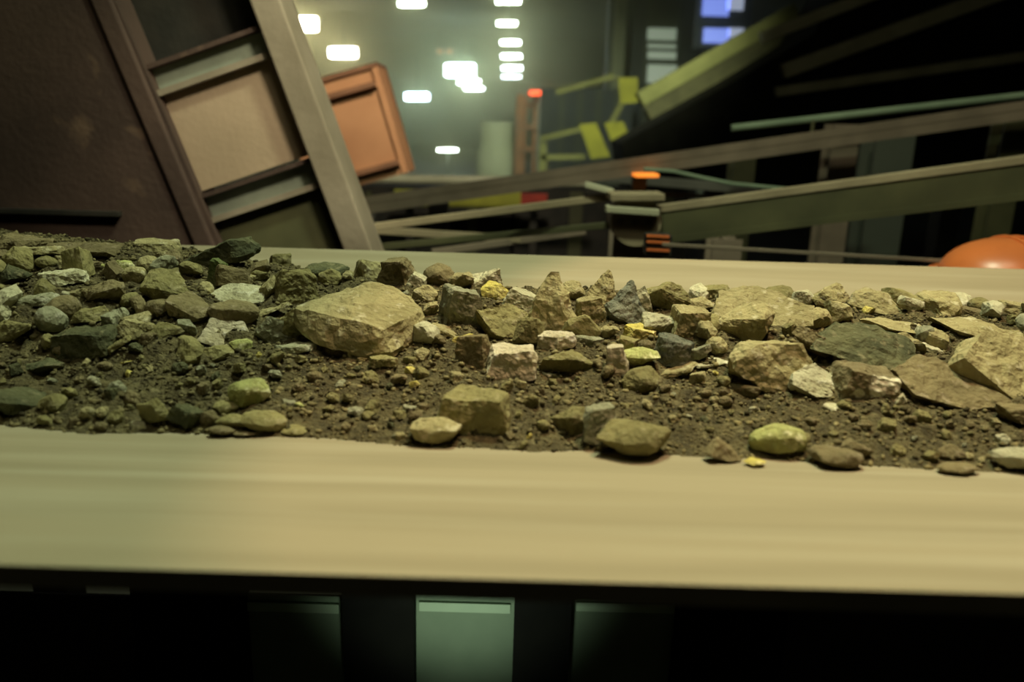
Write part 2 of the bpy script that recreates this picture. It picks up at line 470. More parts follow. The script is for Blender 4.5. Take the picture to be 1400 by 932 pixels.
# ------------------------------------------------------------------ rocks
CUSTOM = {
    'bigslab': [(-.3, .9, .95), (.05, 1, 1), (.5, .9, .8), (1, .3, .4), (.45, -.75, .0), (-.05, -.6, .3), (-1, -.1, .5), (-.95, -.1, -.3), (-.5, -.65, -.75),
                (.35, -.85, -1), (.62, -.75, -1), (.95, .2, -.8), (.3, .8, -1), (-.5, .8, -1)],
    'flatface': [(-.97, -.5, .35), (-.5, -.6, .75), (-.15, -.4, 1), (.73, -.3, .95), (1, -.4, .1), (.5, -1, -.95), (-.2, -1, -.8), (-.97, -.8, 0), (-.5, .8, .6),
                 (.6, .9, .7), (.9, .6, -.8), (-.8, .7, -.8)],
    'wedge': [(.25, 0, 1), (.18, .15, .97), (-1, -.2, -.1), (1, -.3, -.8), (-.6, -.9, -.5), (.6, -.8, -1), (-.8, .6, -1), (.8, .8, -.9), (0, .8, .6)],
    'longhead': [(-1, 0, -.9), (-1, .2, -.6), (-.4, -.4, 0), (.1, -.4, .55), (.5, -.5, .95), (.85, -.3, .9), (1, 0, .45), (.95, -.3, 0), (.5, -.6, -.3), (0, -.5, -.75),
                 (-.5, -.4, -1), (.6, .6, .9), (.9, .5, .2), (-.3, .6, -.2), (-.9, .5, -.9), (.3, .6, -.8)],
    'ledge': [(-.9, -.2, .3), (-.4, .3, 1), (.3, .5, .8), (1, .2, -.1), (.9, -.5, -.6), (.3, -.9, -.9), (-.5, -.7, -.5), (-1, -.4, -.1), (-.6, .8, -.8), (.7, .8, -1), (0, -.3, .5)],
}
def rock_points(kind, rnd):
    R = rnd.uniform
    P = []
    if kind == 'block':
        for sx in (-1, 1):
            for sy in (-1, 1):
                for sz in (-1, 1):
                    k = 0.82 if sz > 0 else 1.0
                    P.append((sx * R(.62, 1) * k, sy * R(.62, 1) * k, sz * R(.62, 1)))
        for _ in range(4): P.append((R(-1, 1), R(-1, 1), R(-.5, .9)))
    elif kind == 'slab':
        m = rnd.choice((5, 6, 7)); a0 = R(0, 6)
        for i in range(m):
            a = a0 + i * 6.283 / m + R(-.25, .25); r = R(.85, 1.1)
            P.append((math.cos(a) * r, math.sin(a) * r, R(-1, -.5)))
            P.append((math.cos(a + .1) * r * R(.82, .98), math.sin(a + .1) * r * R(.82, .98), R(.65, 1)))
    elif kind == 'pyr':
        for i in range(5):
            a = i * 6.283 / 5 + R(-.3, .3)
            P.append((math.cos(a) * R(.85, 1), math.sin(a) * R(.8, 1), -1))
            P.append((math.cos(a) * R(.55, .8), math.sin(a) * R(.5, .75), R(-.35, -.05)))
        P += [(R(-.22, -.1), R(-.1, .15), 1), (R(.02, .15), R(0, .2), .96), (R(-.3, .3), R(-.3, .1), .3)]
    elif kind == 'shard':
        m = rnd.choice((4, 5, 6)); a0 = R(0, 6)
        for i in range(m):
            a = a0 + i * 6.283 / m + R(-.4, .4); r = R(.7, 1.15); t = R(.3, 1)
            P.append((math.cos(a) * r, math.sin(a) * r, -t)); P.append((math.cos(a) * r * .9, math.sin(a) * r * .9, t))
    elif kind == 'round':
        for _ in range(34):
            v = Vector((rnd.gauss(0, 1), rnd.gauss(0, 1), rnd.gauss(0, 1))).normalized() * R(.86, 1)
            P.append(tuple(v))
    elif kind == 'plate':
        m = rnd.choice((5, 6)); a0 = R(0, 6)
        for i in range(m):
            a = a0 + i * 6.283 / m + R(-.3, .3); r = R(.8, 1.15)
            x, t = math.cos(a) * r, math.sin(a) * r
            P.append((x, t * .8 - .25, t)); P.append((x * .95, t * .8 + .35, t * .9 - .45))
    elif kind in CUSTOM:
        P = list(CUSTOM[kind])
    else:  # chunk
        for _ in range(13):
            v = Vector((rnd.gauss(0, 1), rnd.gauss(0, 1), rnd.gauss(0, 1))).normalized() * R(.75, 1.05)
            P.append(tuple(v))
    return [Vector(p) for p in P]

def rock_mesh(kind, seed, half, tilt, mat, lod):
    rnd = random.Random(seed)
    P = rock_points(kind, rnd)
    S = Vector(half)
    yaw = rnd.uniform(-0.5, 0.5) if kind not in CUSTOM else 0.0
    tilt = tilt if kind not in CUSTOM else 0.0
    flat = Vector((1, 1, 1))
    if kind == 'slab': flat = Vector((1, 1, 0.75))
    if kind == 'shard': flat = Vector((1, 1, 0.34))
    Rm = Matrix.Rotation(-math.radians(tilt), 3, 'Y') @ Matrix.Rotation(rnd.uniform(-.15, .1), 3, 'X') @ Matrix.Rotation(yaw, 3, 'Z')
    Q = [Rm @ Vector((p.x * S.x, p.y * S.y, p.z * S.z * flat.z)) for p in P]
    lo = Vector((min(q[i] for q in Q) for i in range(3))); hi = Vector((max(q[i] for q in Q) for i in range(3)))
    c = (lo + hi) / 2
    Q = [Vector(((q[i] - c[i]) / max(1e-5, (hi[i] - lo[i]) / 2) * S[i] for i in range(3))) for q in Q]
    bm = bmesh.new()
    vs = [bm.verts.new(q) for q in Q]
    r = bmesh.ops.convex_hull(bm, input=vs)
    dead = list({g for g in r['geom_interior'] + r['geom_unused'] if isinstance(g, bmesh.types.BMVert)})
    bmesh.ops.delete(bm, geom=[v for v in dead if v.is_valid], context='VERTS')
    big = max(S)
    sizes = {0: 0.6, 1: 0.34, 2: 0.17}
    L = big * sizes[lod]
    for _ in range(4):
        es = [e for e in bm.edges if e.calc_length() > L]
        if not es: break
        bmesh.ops.subdivide_edges(bm, edges=es, cuts=1, use_grid_fill=False)
        bmesh.ops.triangulate(bm, faces=bm.faces[:])
    bmesh.ops.smooth_vert(bm, verts=bm.verts[:], factor=0.35 if kind != 'round' else 0.6, use_axis_x=True, use_axis_y=True, use_axis_z=True)
    bm.normal_update()
    off = Vector((rnd.uniform(0, 50), rnd.uniform(0, 50), 0))
    fr_ = 1.6 / big
    amp = big * (0.10 if kind != 'round' else 0.06)
    mv = []
    for v in bm.verts:
        q = v.co * fr_ + off
        d = mnoise.noise(q) * amp + mnoise.noise(q * 3.1) * amp * 0.45 + (abs(mnoise.noise(q * 6.5)) - .25) * amp * 0.6
        mv.append(v.co + v.normal * d)
    for v, q in zip(bm.verts, mv): v.co = q
    # refit to the wanted size, base at z=0
    lo = Vector((min(v.co[i] for v in bm.verts) for i in range(3))); hi = Vector((max(v.co[i] for v in bm.verts) for i in range(3)))
    c = (lo + hi) / 2
    for v in bm.verts:
        v.co = Vector(((v.co[i] - c[i]) / ((hi[i] - lo[i]) / 2) * S[i] for i in range(3)))
    me = bpy.data.meshes.new('rock')
    bm.to_mesh(me); bm.free()
    me.materials.append(mat)
    return me

OCC, REF = [], []
def rock(cx, cy, w, h, kind, mat, tilt, label, dep=0.85, group='broken ore rocks on the belt'):
    w, h = w * (1.2 if cx > 980 else 1.14), h * (1.36 if kind == 'slab' else 1.22)
    P, hit = pile_hit(cx, cy + h * 0.40)
    z = (P - CAM).dot(fw)
    hw = w * z / FPX / 2
    hd = hw * dep
    th = math.atan2(CAM.z - P.z, P.y)
    # on-screen height = H cos(th) + D sin(th)
    Hs = h * z / FPX
    if hd * 2 * math.sin(th) > Hs * 0.6: hd = Hs * 0.6 / (2 * math.sin(th))
    hh = max((Hs - 2 * hd * math.sin(th) * 0.9) / math.cos(th), 0.4 * Hs) / 2
    zc = z + hd * 0.55
    d = ray(cx, cy)
    c = CAM + d * zc
    hw *= zc / z; hh *= zc / z
    low = (0.08 if kind in CUSTOM else 0.30) * hh                       # bedded part under the visible one
    hh += low / 2; c.z -= low / 2
    base = max(rowz(c.y), float(pile_z(c.x, c.y)))
    if c.z - hh > base - 0.003:           # let it down onto the pile
        gap = c.z - hh - base + 0.004
        hh += gap / 2; c.z -= gap / 2
    lim = rowz(c.y) + 0.002               # never through the belt
    if c.z - hh < lim:
        cut = lim - (c.z - hh)
        hh -= cut / 2; c.z += cut / 2
    lod = 2 if w > 38 else 1
    me = rock_mesh(kind, int(cx * 31 + cy * 7), (hw, hd, hh), tilt, RM[mat], lod)
    o = bpy.data.objects.new('rock', me)
    o.location = c
    COL.objects.link(o)
    tag(o, label, 'rock', group)
    OCC.append((cx, cy, w, h))
    REF.append((cx, cy, label))
    return o

ROCKS = [
 # middle
 (494, 434, 156, 90, 'bigslab', 'tan', -9, 'largest tan flat-topped rock slab with dark broken front face', 0.8),
 (544, 372, 50, 40, 'block', 'brown', 5, 'brown blocky rock standing on the crest behind the largest slab', ),
 (402, 392, 64, 54, 'block', 'olive', -6, 'olive angular rock with dark facets just behind the largest slab'),
 (630, 418, 58, 56, 'block', 'grey', -8, 'grey-topped rock with dark green front next to the largest slab'),
 (665, 378, 42, 26, 'shard', 'pale', 10, 'pale cream shard on the crest above the yellow rock'),
 (680, 397, 40, 24, 'chunk', 'yellow', 8, 'bright yellow chunk wedged behind the olive-tan leaning plate'),
 (712, 411, 46, 36, 'block', 'pale', -18, 'pale streaked wedge with dark underside leaning on the tall pyramid rock'),
 (684, 438, 72, 48, 'plate', 'olive', -16, 'olive-tan leaning plate in front of the bright yellow chunk'),
 (759, 415, 70, 80, 'pyr', 'tan', 0, 'tall tan pyramid-shaped rock rising at the crest of the pile', 0.75),
 (762, 462, 50, 22, 'slab', 'pink', 5, 'flat pinkish-white stone at the foot of the tall pyramid rock'),
 (774, 492, 68, 40, 'chunk', 'olive', 0, 'olive lumpy rock below the flat pinkish-white stone'),
 (699, 492, 64, 46, 'block', 'pink', 4, 'pinkish-white topped block with tan front and bluish corner'),
 (635, 462, 28, 18, 'shard', 'yellow', 12, 'small golden yellow flake lying on a dull brown block'),
 (650, 479, 52, 50, 'block', 'brown', 0, 'dull brown block beside the pinkish-white topped block'),
 (608, 450, 38, 20, 'shard', 'tan', -22, 'narrow tan sliver sloping down beside the grey-topped rock'),
 (462, 471, 38, 34, 'round', 'brown', 0, 'round dark brown rock under the front edge of the largest slab'),
 (485, 477, 18, 24, 'shard', 'tan', 55, 'upright tan sliver beside the round dark brown rock'),
 (525, 493, 36, 17, 'slab', 'olive', 0, 'small flat olive stone below the corner of the largest slab'),
 (648, 558, 92, 66, 'block', 'olive', 2, 'big dull block with tan top and shaded front by the near belt strip'),
 (597, 589, 62, 46, 'round', 'tan', 0, 'smooth round tan boulder lying at the edge of the pile near the belt'),
 (779, 575, 52, 46, 'chunk', 'olive', 0, 'olive chunk with shaded underside left of the pale upright rock'),
 (562, 505, 17, 12, 'chunk', 'yellow', 0, 'tiny golden nugget in soil, upper of two below the slab'),
 (567, 525, 14, 13, 'chunk', 'yellow', 0, 'tiny golden nugget in soil, lower of two below the slab'),
 (560, 556, 18, 10, 'shard', 'grey', 0, 'small pale grey chip in soil above the smooth round boulder'),
 (550, 402, 15, 12, 'shard', 'grey', 20, 'small grey-green chip lying on the back of the largest slab'),
 # crest right of the pyramid
 (808, 426, 38, 40, 'block', 'tan', 14, 'tan squarish rock close beside the tall pyramid rock'),
 (822, 392, 44, 44, 'pyr', 'tan', -14, 'pointed tan rock with thin ridge at the crest beyond the pyramid'),
 (782, 396, 36, 26, 'chunk', 'tan', 0, 'low tan rock peeping over the crest behind the pyramid'),
 (856, 414, 52, 58, 'wedge', 'slate', 10, 'dark slate wedge with tan lit edge and black underside'),
 (880, 408, 24, 34, 'shard', 'pale', -50, 'pale upright flake leaning on the dark slate wedge'),
 (908, 402, 60, 40, 'chunk', 'olive', -6, 'rounded olive rock with dark hollow on the crest'),
 (874, 453, 40, 20, 'slab', 'yellow', -8, 'bright lemon yellow slab under the cream and orange rock'),
 (904, 442, 52, 32, 'chunk', 'pale', 0, 'cream rock with orange stain beside the lemon yellow slab'),
 (942, 440, 50, 46, 'block', 'tan', -8, 'tan blocky rock behind the blue-grey slate pieces'),
 (921, 477, 54, 38, 'slab', 'slate', -6, 'large dark blue-grey slate piece below the cream rock'),
 (955, 481, 30, 26, 'shard', 'grey', 14, 'small grey slate plate overlapping the dark blue-grey slate'),
 (926, 503, 50, 26, 'shard', 'tan', 22, 'thin tan shard sloping in front of the dark blue-grey slate'),
 (971, 495, 52, 14, 'shard', 'pale', 8, 'long thin pale sliver beside the thin tan shard'),
 (845, 490, 30, 36, 'block', 'pink', 6, 'upright pinkish-tan stone left of the yellow-olive rock'),
 (874, 489, 48, 30, 'chunk', 'lime', 0, 'yellow-olive rough rock in front of the dark slate piece'),
 (878, 520, 50, 40, 'round', 'olive', 0, 'rounded olive rock in the soil below the yellow-olive rock'),
 (1038, 418, 124, 58, 'plate', 'tan', -12, 'broad tan slab sloping along the crest, second largest of the pile', 0.8),
 (1020, 444, 70, 62, 'chunk', 'tan', 0, 'bulky tan rock with dark base in front of the broad crest slab'),
 (1050, 496, 98, 70, 'flatface', 'tan', -10, 'big flat-faced tan block with white fleck in front of the bulky rock', 0.7),
 (980, 398, 36, 18, 'slab', 'olive', 8, 'small olive slab on the skyline of the pile before the broad slab'),
 (959, 416, 42, 22, 'chunk', 'tan', -6, 'tan lump between the rounded crest rock and the broad slab'),
 (1067, 401, 40, 24, 'round', 'olive', 0, 'rounded olive rock on the skyline behind the broad slab'),
 (1098, 408, 26, 24, 'round', 'pale', 0, 'small pale egg-shaped stone at the end of the broad slab'),
 (866, 598, 92, 66, 'round', 'olive', -4, 'large rounded olive boulder with greenish side at the belt strip'),
 (819, 585, 40, 60, 'block', 'grey', -4, 'pale upright rock leaning on the large rounded olive boulder'),
 (988, 615, 44, 38, 'chunk', 'brown', 0, 'brown chunk between the olive boulder and the yellow-green ore lump'),
 (1060, 600, 64, 52, 'round', 'lime', 0, 'pale yellow-green ore lump at the edge of the pile'),
 (1032, 632, 26, 14, 'chunk', 'yellow', 0, 'small yellow stone at the foot of the yellow-green ore lump'),
 (806, 464, 40, 18, 'shard', 'grey', 0, 'dark-sided flat grey stone beside the flat pinkish-white one'),
 (747, 510, 24, 11, 'shard', 'pale', -12, 'thin pale chip below the pinkish-white topped block'),
 (1020, 532, 42, 24, 'round', 'brown', 0, 'rounded brown stone in soil below the flat-faced tan block'),
 # right end
 (1114, 519, 60, 44, 'plate', 'pale', 0, 'pale tan block with a dark teal spot below the dark ledge'),
 (1180, 521, 72, 52, 'block', 'streak', -6, 'brown block with white stripes beside the pale tan block', 0.8),
 (1180, 470, 128, 66, 'ledge', 'dark', -14, 'large dark olive ledge of rock above the white-striped block', 0.8),
 (1292, 521, 122, 72, 'plate', 'brown', -24, 'large brown plate with a single white fleck, tilted towards the belt', 0.8),
 (1362, 497, 112, 88, 'plate', 'tan', -22, 'largest tan sloping slab at the end towards the orange hood', 0.8),
 (1334, 448, 106, 40, 'plate', 'tan', -14, 'long tan slab lying behind the largest sloping slab'),
 (1232, 442, 92, 28, 'plate', 'tan', -8, 'long low tan slab behind the dark olive ledge'),
 (1283, 415, 54, 34, 'chunk', 'tan', -10, 'tan rock on the skyline with dark shadow beneath'),
 (1196, 411, 62, 32, 'chunk', 'tan', -6, 'wide rounded tan rock on the skyline behind the long low slab'),
 (1140, 398, 44, 26, 'pyr', 'tan', -12, 'ridged tan rock on the skyline next to the egg-shaped stone'),
 (1245, 414, 28, 22, 'chunk', 'pale', -10, 'small pale rock on the skyline between two tan rocks'),
 (1390, 628, 56, 42, 'chunk', 'pale', 0, 'pale yellow lump at the pile edge below the tilted brown plate'),
 (1143, 625, 58, 36, 'round', 'brown', 0, 'low brown boulder at the pile edge beyond the yellow-green ore lump'),
 (1171, 614, 36, 32, 'chunk', 'brown', 0, 'brown stone resting against the low brown boulder'),
 (1231, 544, 22, 19, 'chunk', 'pale', 0, 'small cream stone between the striped block and the brown plate'),
 (1112, 468, 48, 46, 'shard', 'brown', -35, 'thin brown flake wedged between the flat-faced block and the ledge'),
 (1190, 423, 22, 12, 'chunk', 'yellow', 0, 'small yellow stone in front of the wide rounded skyline rock'),
 (1199, 455, 30, 12, 'shard', 'pale', -12, 'thin pale chip lying on the dark olive ledge'),
 (1267, 474, 36, 16, 'shard', 'pale', -14, 'pale flake beside the tan rock at the end of the ledge'),
 (1231, 471, 50, 40, 'chunk', 'tan', -6, 'tan rock against the end of the dark olive ledge'),
 (1300, 617, 34, 24, 'chunk', 'brown', 0, 'brown stone in soil below the tilted brown plate'),
 (1310, 640, 48, 22, 'round', 'brown', 0, 'low brown stone at the pile edge between two lumps'),
 (1138, 557, 22, 12, 'shard', 'pale', 0, 'tiny pale chip in soil under the pale tan block'),
 (1388, 420, 40, 18, 'slab', 'tan', -8, 'low tan slab on the skyline behind the long tan slab'),
 (1330, 424, 46, 14, 'slab', 'brown', -8, 'low brown slab on the skyline beside the tan rock with shadow'),
 (1395, 565, 50, 34, 'chunk', 'brown', -10, 'brown rock below the largest sloping slab'),
 # left end
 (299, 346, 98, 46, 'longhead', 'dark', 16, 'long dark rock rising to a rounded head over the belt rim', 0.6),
 (295, 374, 28, 38, 'block', 'green', -10, 'dark green upright stone under the long dark rock'),
 (326, 400, 72, 28, 'plate', 'pale', -4, 'flat pale cream slab below the dark green upright stone'),
 (227, 392, 66, 48, 'chunk', 'olive', 10, 'olive rock with shaded hollow beside the flat cream slab'),
 (262, 421, 56, 40, 'chunk', 'brown', 8, 'humped brown rock in front of the hollow olive rock'),
 (319, 425, 64, 36, 'round', 'brown', 0, 'rounded rough brown rock below the flat cream slab'),
 (307, 453, 58, 40, 'plate', 'pink', -14, 'pale pinkish slab tipped forward below the rounded rough rock'),
 (380, 453, 54, 40, 'plate', 'grey', -20, 'pale grey-green jagged plate standing beside the pinkish slab', 0.45),
 (404, 473, 50, 15, 'slab', 'grey', 4, 'long low pale grey stone under the jagged plate'),
 (367, 424, 52, 26, 'shard', 'tan', 18, 'thin tan shard casting dark shadow above the jagged plate'),
 (402, 440, 48, 44, 'chunk', 'olive', 0, 'olive gravelly rock between jagged plate and the largest slab'),
 (368, 393, 24, 30, 'shard', 'tan', 35, 'tan chip leaning against the olive angular rock'),
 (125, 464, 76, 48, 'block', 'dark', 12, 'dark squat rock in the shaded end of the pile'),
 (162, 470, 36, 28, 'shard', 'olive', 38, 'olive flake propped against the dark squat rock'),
 (85, 378, 66, 26, 'slab', 'pale', 6, 'pale dusty slab in the upper shaded end of the pile'),
 (54, 343, 56, 18, 'slab', 'tan', 4, 'tan streak-like slab near the top of the shaded end'),
 (120, 340, 94, 28, 'chunk', 'brown', 0, 'broad brown mound rock on the skyline of the shaded end'),
 (30, 330, 70, 24, 'chunk', 'brown', 0, 'low brown rock on the skyline at the far shaded end'),
 (214, 335, 56, 18, 'slab', 'tan', 0, 'low tan slab on the skyline next to the long dark rock'),
 (173, 495, 18, 9, 'shard', 'yellow', 12, 'small golden flake in dark soil below the propped olive flake'),
 (341, 535, 52, 40, 'round', 'lime', 10, 'lump with lime yellow rim sitting in the dark soil'),
 (215, 563, 40, 46, 'chunk', 'olive', 10, 'tall olive stone at the pile edge next to the white pebble'),
 (254, 570, 44, 40, 'block', 'dark', -20, 'dark leaning stone at the pile edge beside the tall olive one'),
 (362, 577, 54, 38, 'round', 'olive', -8, 'oval olive cobble at the pile edge under the lime-rimmed lump'),
 (318, 575, 40, 26, 'round', 'olive', -6, 'smaller oval olive cobble beside the big oval one'),
 (311, 555, 34, 20, 'round', 'olive', 0, 'smooth olive pebble above the smaller oval cobble'),
 (304, 589, 32, 20, 'round', 'brown', -8, 'brown pebble below the smaller oval cobble'),
 (336, 593, 28, 12, 'round', 'brown', 0, 'flat brown pebble under the oval olive cobble'),
 (287, 572, 22, 24, 'round', 'brown', 20, 'narrow brown pebble between dark leaning stone and cobbles'),
 (403, 588, 32, 15, 'round', 'olive', 0, 'low olive pebble at the pile edge beside the oval cobble'),
 (190, 582, 20, 14, 'block', 'pale', 0, 'small white pebble lying alone on the belt at the pile edge'),
 (228, 449, 44, 22, 'chunk', 'olive', 4, 'low olive stone in front of the humped brown rock'),
 (256, 446, 26, 22, 'chunk', 'grey', 10, 'small greyish stone next to the low olive stone'),
 (329, 471, 28, 18, 'chunk', 'lime', 0, 'small yellowish stone under the pinkish slab'),
 (395, 549, 18, 10, 'shard', 'grey', -8, 'small grey chip in soil next to the lime-rimmed lump'),
 (409, 553, 13, 9, 'chunk', 'lime', -30, 'tiny lime yellow chip beside the small grey chip'),
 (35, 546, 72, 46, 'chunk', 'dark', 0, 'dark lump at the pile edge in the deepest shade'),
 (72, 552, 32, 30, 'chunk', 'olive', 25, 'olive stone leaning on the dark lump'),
 (448, 367, 54, 15, 'slab', 'dark', -3, 'low dark slab with tan top at the crest behind the olive angular rock'),
 (300, 482, 50, 26, 'chunk', 'olive', 6, 'olive clod in soil below the pinkish slab'),
 (50, 410, 60, 24, 'slab', 'grey', 10, 'dusty grey-green slab in the shaded end below the pale slab'),
 (140, 398, 50, 34, 'chunk', 'brown', 8, 'brown rock beside the pale dusty slab of the shaded end'),
 (165, 362, 40, 18, 'chunk', 'lime', 0, 'small yellowish rock below the broad brown mound rock'),
 (118, 430, 56, 28, 'slab', 'olive', 14, 'olive slab above the dark squat rock'),
 (185, 436, 44, 24, 'chunk', 'tan', 12, 'tan rock between the olive slab and the humped brown rock'),
 (25, 450, 60, 34, 'chunk', 'olive', 14, 'olive rock at the shaded end of the pile'),
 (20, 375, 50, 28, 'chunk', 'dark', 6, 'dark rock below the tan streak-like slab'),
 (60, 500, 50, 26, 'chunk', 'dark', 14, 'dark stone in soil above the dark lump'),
]
for r in ROCKS:
    rock(*r[:8], *(r[8:] if len(r) > 8 else ()))

# ---- small stones: individuals, alike within a stretch of the pile
PROTO = {}
def proto(kind, k, mat):
    key = (kind, k, mat)
    if key not in PROTO:
        PROTO[key] = rock_mesh(kind, 900 + k * 13, (0.02, 0.017, 0.0144), 0, RM[mat], 1)
    return PROTO[key]
def short(label):
    t = label.split()
    stop = {'with', 'beside', 'on', 'in', 'at', 'below', 'above', 'behind', 'next', 'just', 'lying', 'standing', 'leaning', 'sitting', 'wedged', 'rising', 'resting',
            'close', 'under', 'between', 'peeping', 'casting', 'against', 'to', 'near', 'from', 'sloping', 'overlapping', 'propped', 'tipped', 'tilted', 'of', 'by', 'beyond', 'left', 'among', 'rests', 'towards'}
    out = []
    for k, w in enumerate(t):
        if w in stop and k: break
        out.append(w)
    return ' '.join(out).rstrip(',')
SH = [short(r[2]) for r in REF]
NAMED = [(r[0], r[1], n) for r, n in zip(REF, SH) if SH.count(n) == 1 and len(n.split()) >= 3]
USED = set()
FORM = {'chunk': 'lumpy', 'block': 'blocky', 'round': 'rounded', 'shard': 'flat'}
def stone_label(px, py, col, kind):
    near = sorted(NAMED, key=lambda n: (n[0] - px) ** 2 + 2.5 * (n[1] - py) ** 2)[:6]
    for x, y, n in near:
        dx, dy = px - x, (py - y) * 1.6
        rel = ('on the chute side of' if dx < 0 else 'on the hood side of') if abs(dx) > abs(dy) else ('just behind' if dy < 0 else 'just in front of')
        lab = f'small {col} {FORM[kind]} stone {rel} the {n}'
        if lab not in USED and len(lab.split()) <= 16:
            USED.add(lab)
            return lab
    return lab
rs = random.Random(77)
CN = {'olive': 'olive', 'brown': 'brown', 'tan': 'tan', 'dark': 'dark', 'pale': 'pale', 'yellow': 'yellow', 'grey': 'grey'}
made, tries = 0, 0
while made < 285 and tries < 40000:
    tries += 1
    extra = made >= 225              # a last helping of larger stones up among the rocks
    px = rs.uniform(-60, 1470) if not extra else rs.choice((rs.uniform(860, 1500), rs.uniform(860, 1500), rs.uniform(-80, 860)))
    v = rs.random() ** 2.6 if not extra else rs.uniform(0.08, 0.42)
    py = 350 + 290 * v + 0.03 * (px - 700)
    ext = (18 + 34 * rs.random() ** 1.4) * (1.05 if v < 0.5 else 0.52)
    if extra: ext = rs.uniform(26, 52)
    if any(((px - c[0]) / (c[2] / 2 + ext * (.22 if not extra else .05))) ** 2 + ((py - c[1]) / (c[3] / 2 + ext * (.15 if not extra else .0))) ** 2 < 1 for c in OCC): continue
    P, hit = pile_hit(px, py + ext * 0.3)
    if not hit or pile_z(P.x, P.y) < belt_z(P.y) + 0.002: continue
    z = (P - CAM).dot(fw)
    s = ext * z / FPX / 2
    mat = rs.choices(list(CN), (36, 20, 36, 3, 7, 2, 10) if v < 0.5 else (44, 34, 18, 4, 3, 2, 4))[0]
    kind = rs.choice(('chunk', 'block', 'round', 'chunk', 'shard'))
    o = bpy.data.objects.new('stone', proto(kind, rs.randrange(3), mat))
    o.location = (P.x, P.y + s * 0.4, max(float(pile_z(P.x, P.y + s * .4)), rowz(P.y + s * .4)) + s * 0.3)
    o.rotation_euler = (rs.uniform(-.3, .3), rs.uniform(-.4, .4), rs.uniform(0, 6.28))
    o.scale = (s * 50, s * 50 * rs.uniform(.8, 1.1), s * 50 * rs.uniform(.85, 1.2))
    COL.objects.link(o)
    tag(o, stone_label(px, py, CN[mat], kind), 'stone', 'small stones bedded in the soil of the pile')
    OCC.append((px, py, ext, ext * .8))
    made += 1

# ------------------------------------------------------------------ background steelwork
def post(name, px, py_top, w_px, Y, mat, label, cat='post', group=None):
    a = W(px, py_top, Y)
    w = w_px * (a - CAM).dot(fw) / FPX
    t = thing(name, label, cat, (a.x, Y, ZF), group)
    for s in (-1, 1):
        bm = bmesh.new(); box(bm, (a.x, Y + s * w * .45, (a.z + ZF) / 2), w, w * .12, a.z - ZF); mesh_obj('flange', bm, mat, t)
    bm = bmesh.new(); box(bm, (a.x, Y, (a.z + ZF) / 2), w * .14, w * .8, a.z - ZF); mesh_obj('web', bm, mat, t)
    bm = bmesh.new(); box(bm, (a.x, Y, ZF + 0.01), w * 1.6, w * 1.6, 0.02); mesh_obj('base_plate', bm, mat, t)
    return t

def girder(name, p, q, Ya, Yb, h_px, mat_top, mat_web, label, cat='girder', fl=0.16, deep=0.7, group=None):
    """channel girder from photo pixel p at depth Ya to q at depth Yb"""
    A, B = W(*p, Ya), W(*q, Yb)
    zm = ((A + B) / 2 - CAM).dot(fw)
    h = h_px * zm / FPX
    t = thing(name, label, cat, (A + B) / 2, group)
    bm = bmesh.new(); bar(bm, A, B, h * fl, h * deep, (0, 0, h / 2 - h * fl / 2)); mesh_obj('top_flange', bm, mat_top, t)
    bm = bmesh.new(); bar(bm, A, B, h * (1 - 2 * fl), h * .1, (0, -h * deep * .38, 0)); mesh_obj('web', bm, mat_web, t)
    bm = bmesh.new(); bar(bm, A, B, h * fl, h * deep, (0, 0, -h / 2 + h * fl / 2)); mesh_obj('bottom_flange', bm, mat_web, t)
    return t

def flat_bar(name, p, q, Ya, Yb, h_px, mat, label, cat='bar', round_=False, group=None):
    A, B = W(*p, Ya), W(*q, Yb)
    h = h_px * ((A + B) / 2 - CAM).dot(fw) / FPX
    bm = bmesh.new()
    if round_: tube(bm, (A, B), h / 2, 14)
    else: bar(bm, A, B, h, h * .8, bev=h * .12)
    o = mesh_obj(name, bm, mat)
    return tag(o, label, cat, group)

# --- tilted ribbed chute over the belt
YC = 2.25
O = W(330, 168, YC); K = (O - CAM).dot(fw) / FPX        # metres per pixel here
ex = (W(458, 124, YC) - O).normalized()
ez = Vector((-ex.z, 0, ex.x)); 
if ez.z < 0: ez = -ez
ey = Vector((0, 1, 0))
MC = Matrix((ex, ey, ez)).transposed()
chute = thing('ribbed_chute', 'tilted steel chute with beige panel and grey cross ribs beside the belt', 'chute', O)
def cb(name, x0, x1, z0, z1, y0, y1, mat, parent=chute, bev=0.0, OO=None, MM=None, KK=None):
    OO, MM, KK = OO or O, MM or MC, KK or K
    bm = bmesh.new()
    c = OO + MM @ Vector(((x0 + x1) / 2 * KK, (y0 + y1) / 2, (z0 + z1) / 2 * KK))
    box(bm, c, (x1 - x0) * KK, y1 - y0, (z1 - z0) * KK, MM, bev)
    return mesh_obj(name, bm, mat, parent)
cb('stringer', 78, 116, -300, 260, -0.06, 0.10, M_STR, bev=0.006)
cb('stringer', -114, -88, -300, 260, -0.075, 0.10, M_BROWN, bev=0.006)
cb('face_panel', -88, 78, -68, 66, 0.0, 0.012, M_PANEL)
cb('upper_dark_backing', -88, 78, 100, 260, 0.05, 0.062, M_BLACK)  # black plate stands in for the shade inside an open bay
cb('lower_panel', -88, 78, -300, -112, 0.0, 0.012, M_OLIVE)
for z in (66, -112):
    rb = cb('rib', -88, 78, z + 6, z + 34, 0.0, 0.02, M_RIB)
    cb('rib_flange', -88, 78, z + 34, z + 40, -0.03, 0.02, M_BROWN, rb)
    cb('rib_flange', -88, 78, z - 2, z + 6, -0.03, 0.02, M_STR, rb)
side = thing('chute_side_plate', 'huge dark rust-brown plate standing at the shaded end beside the ribbed chute', 'plate', W(60, 200, YC + .05))
bm = bmesh.new()
pts = [(-900, 320), (-900, -300), (130, -60), (196, 90), (306, 345), (150, 335)]
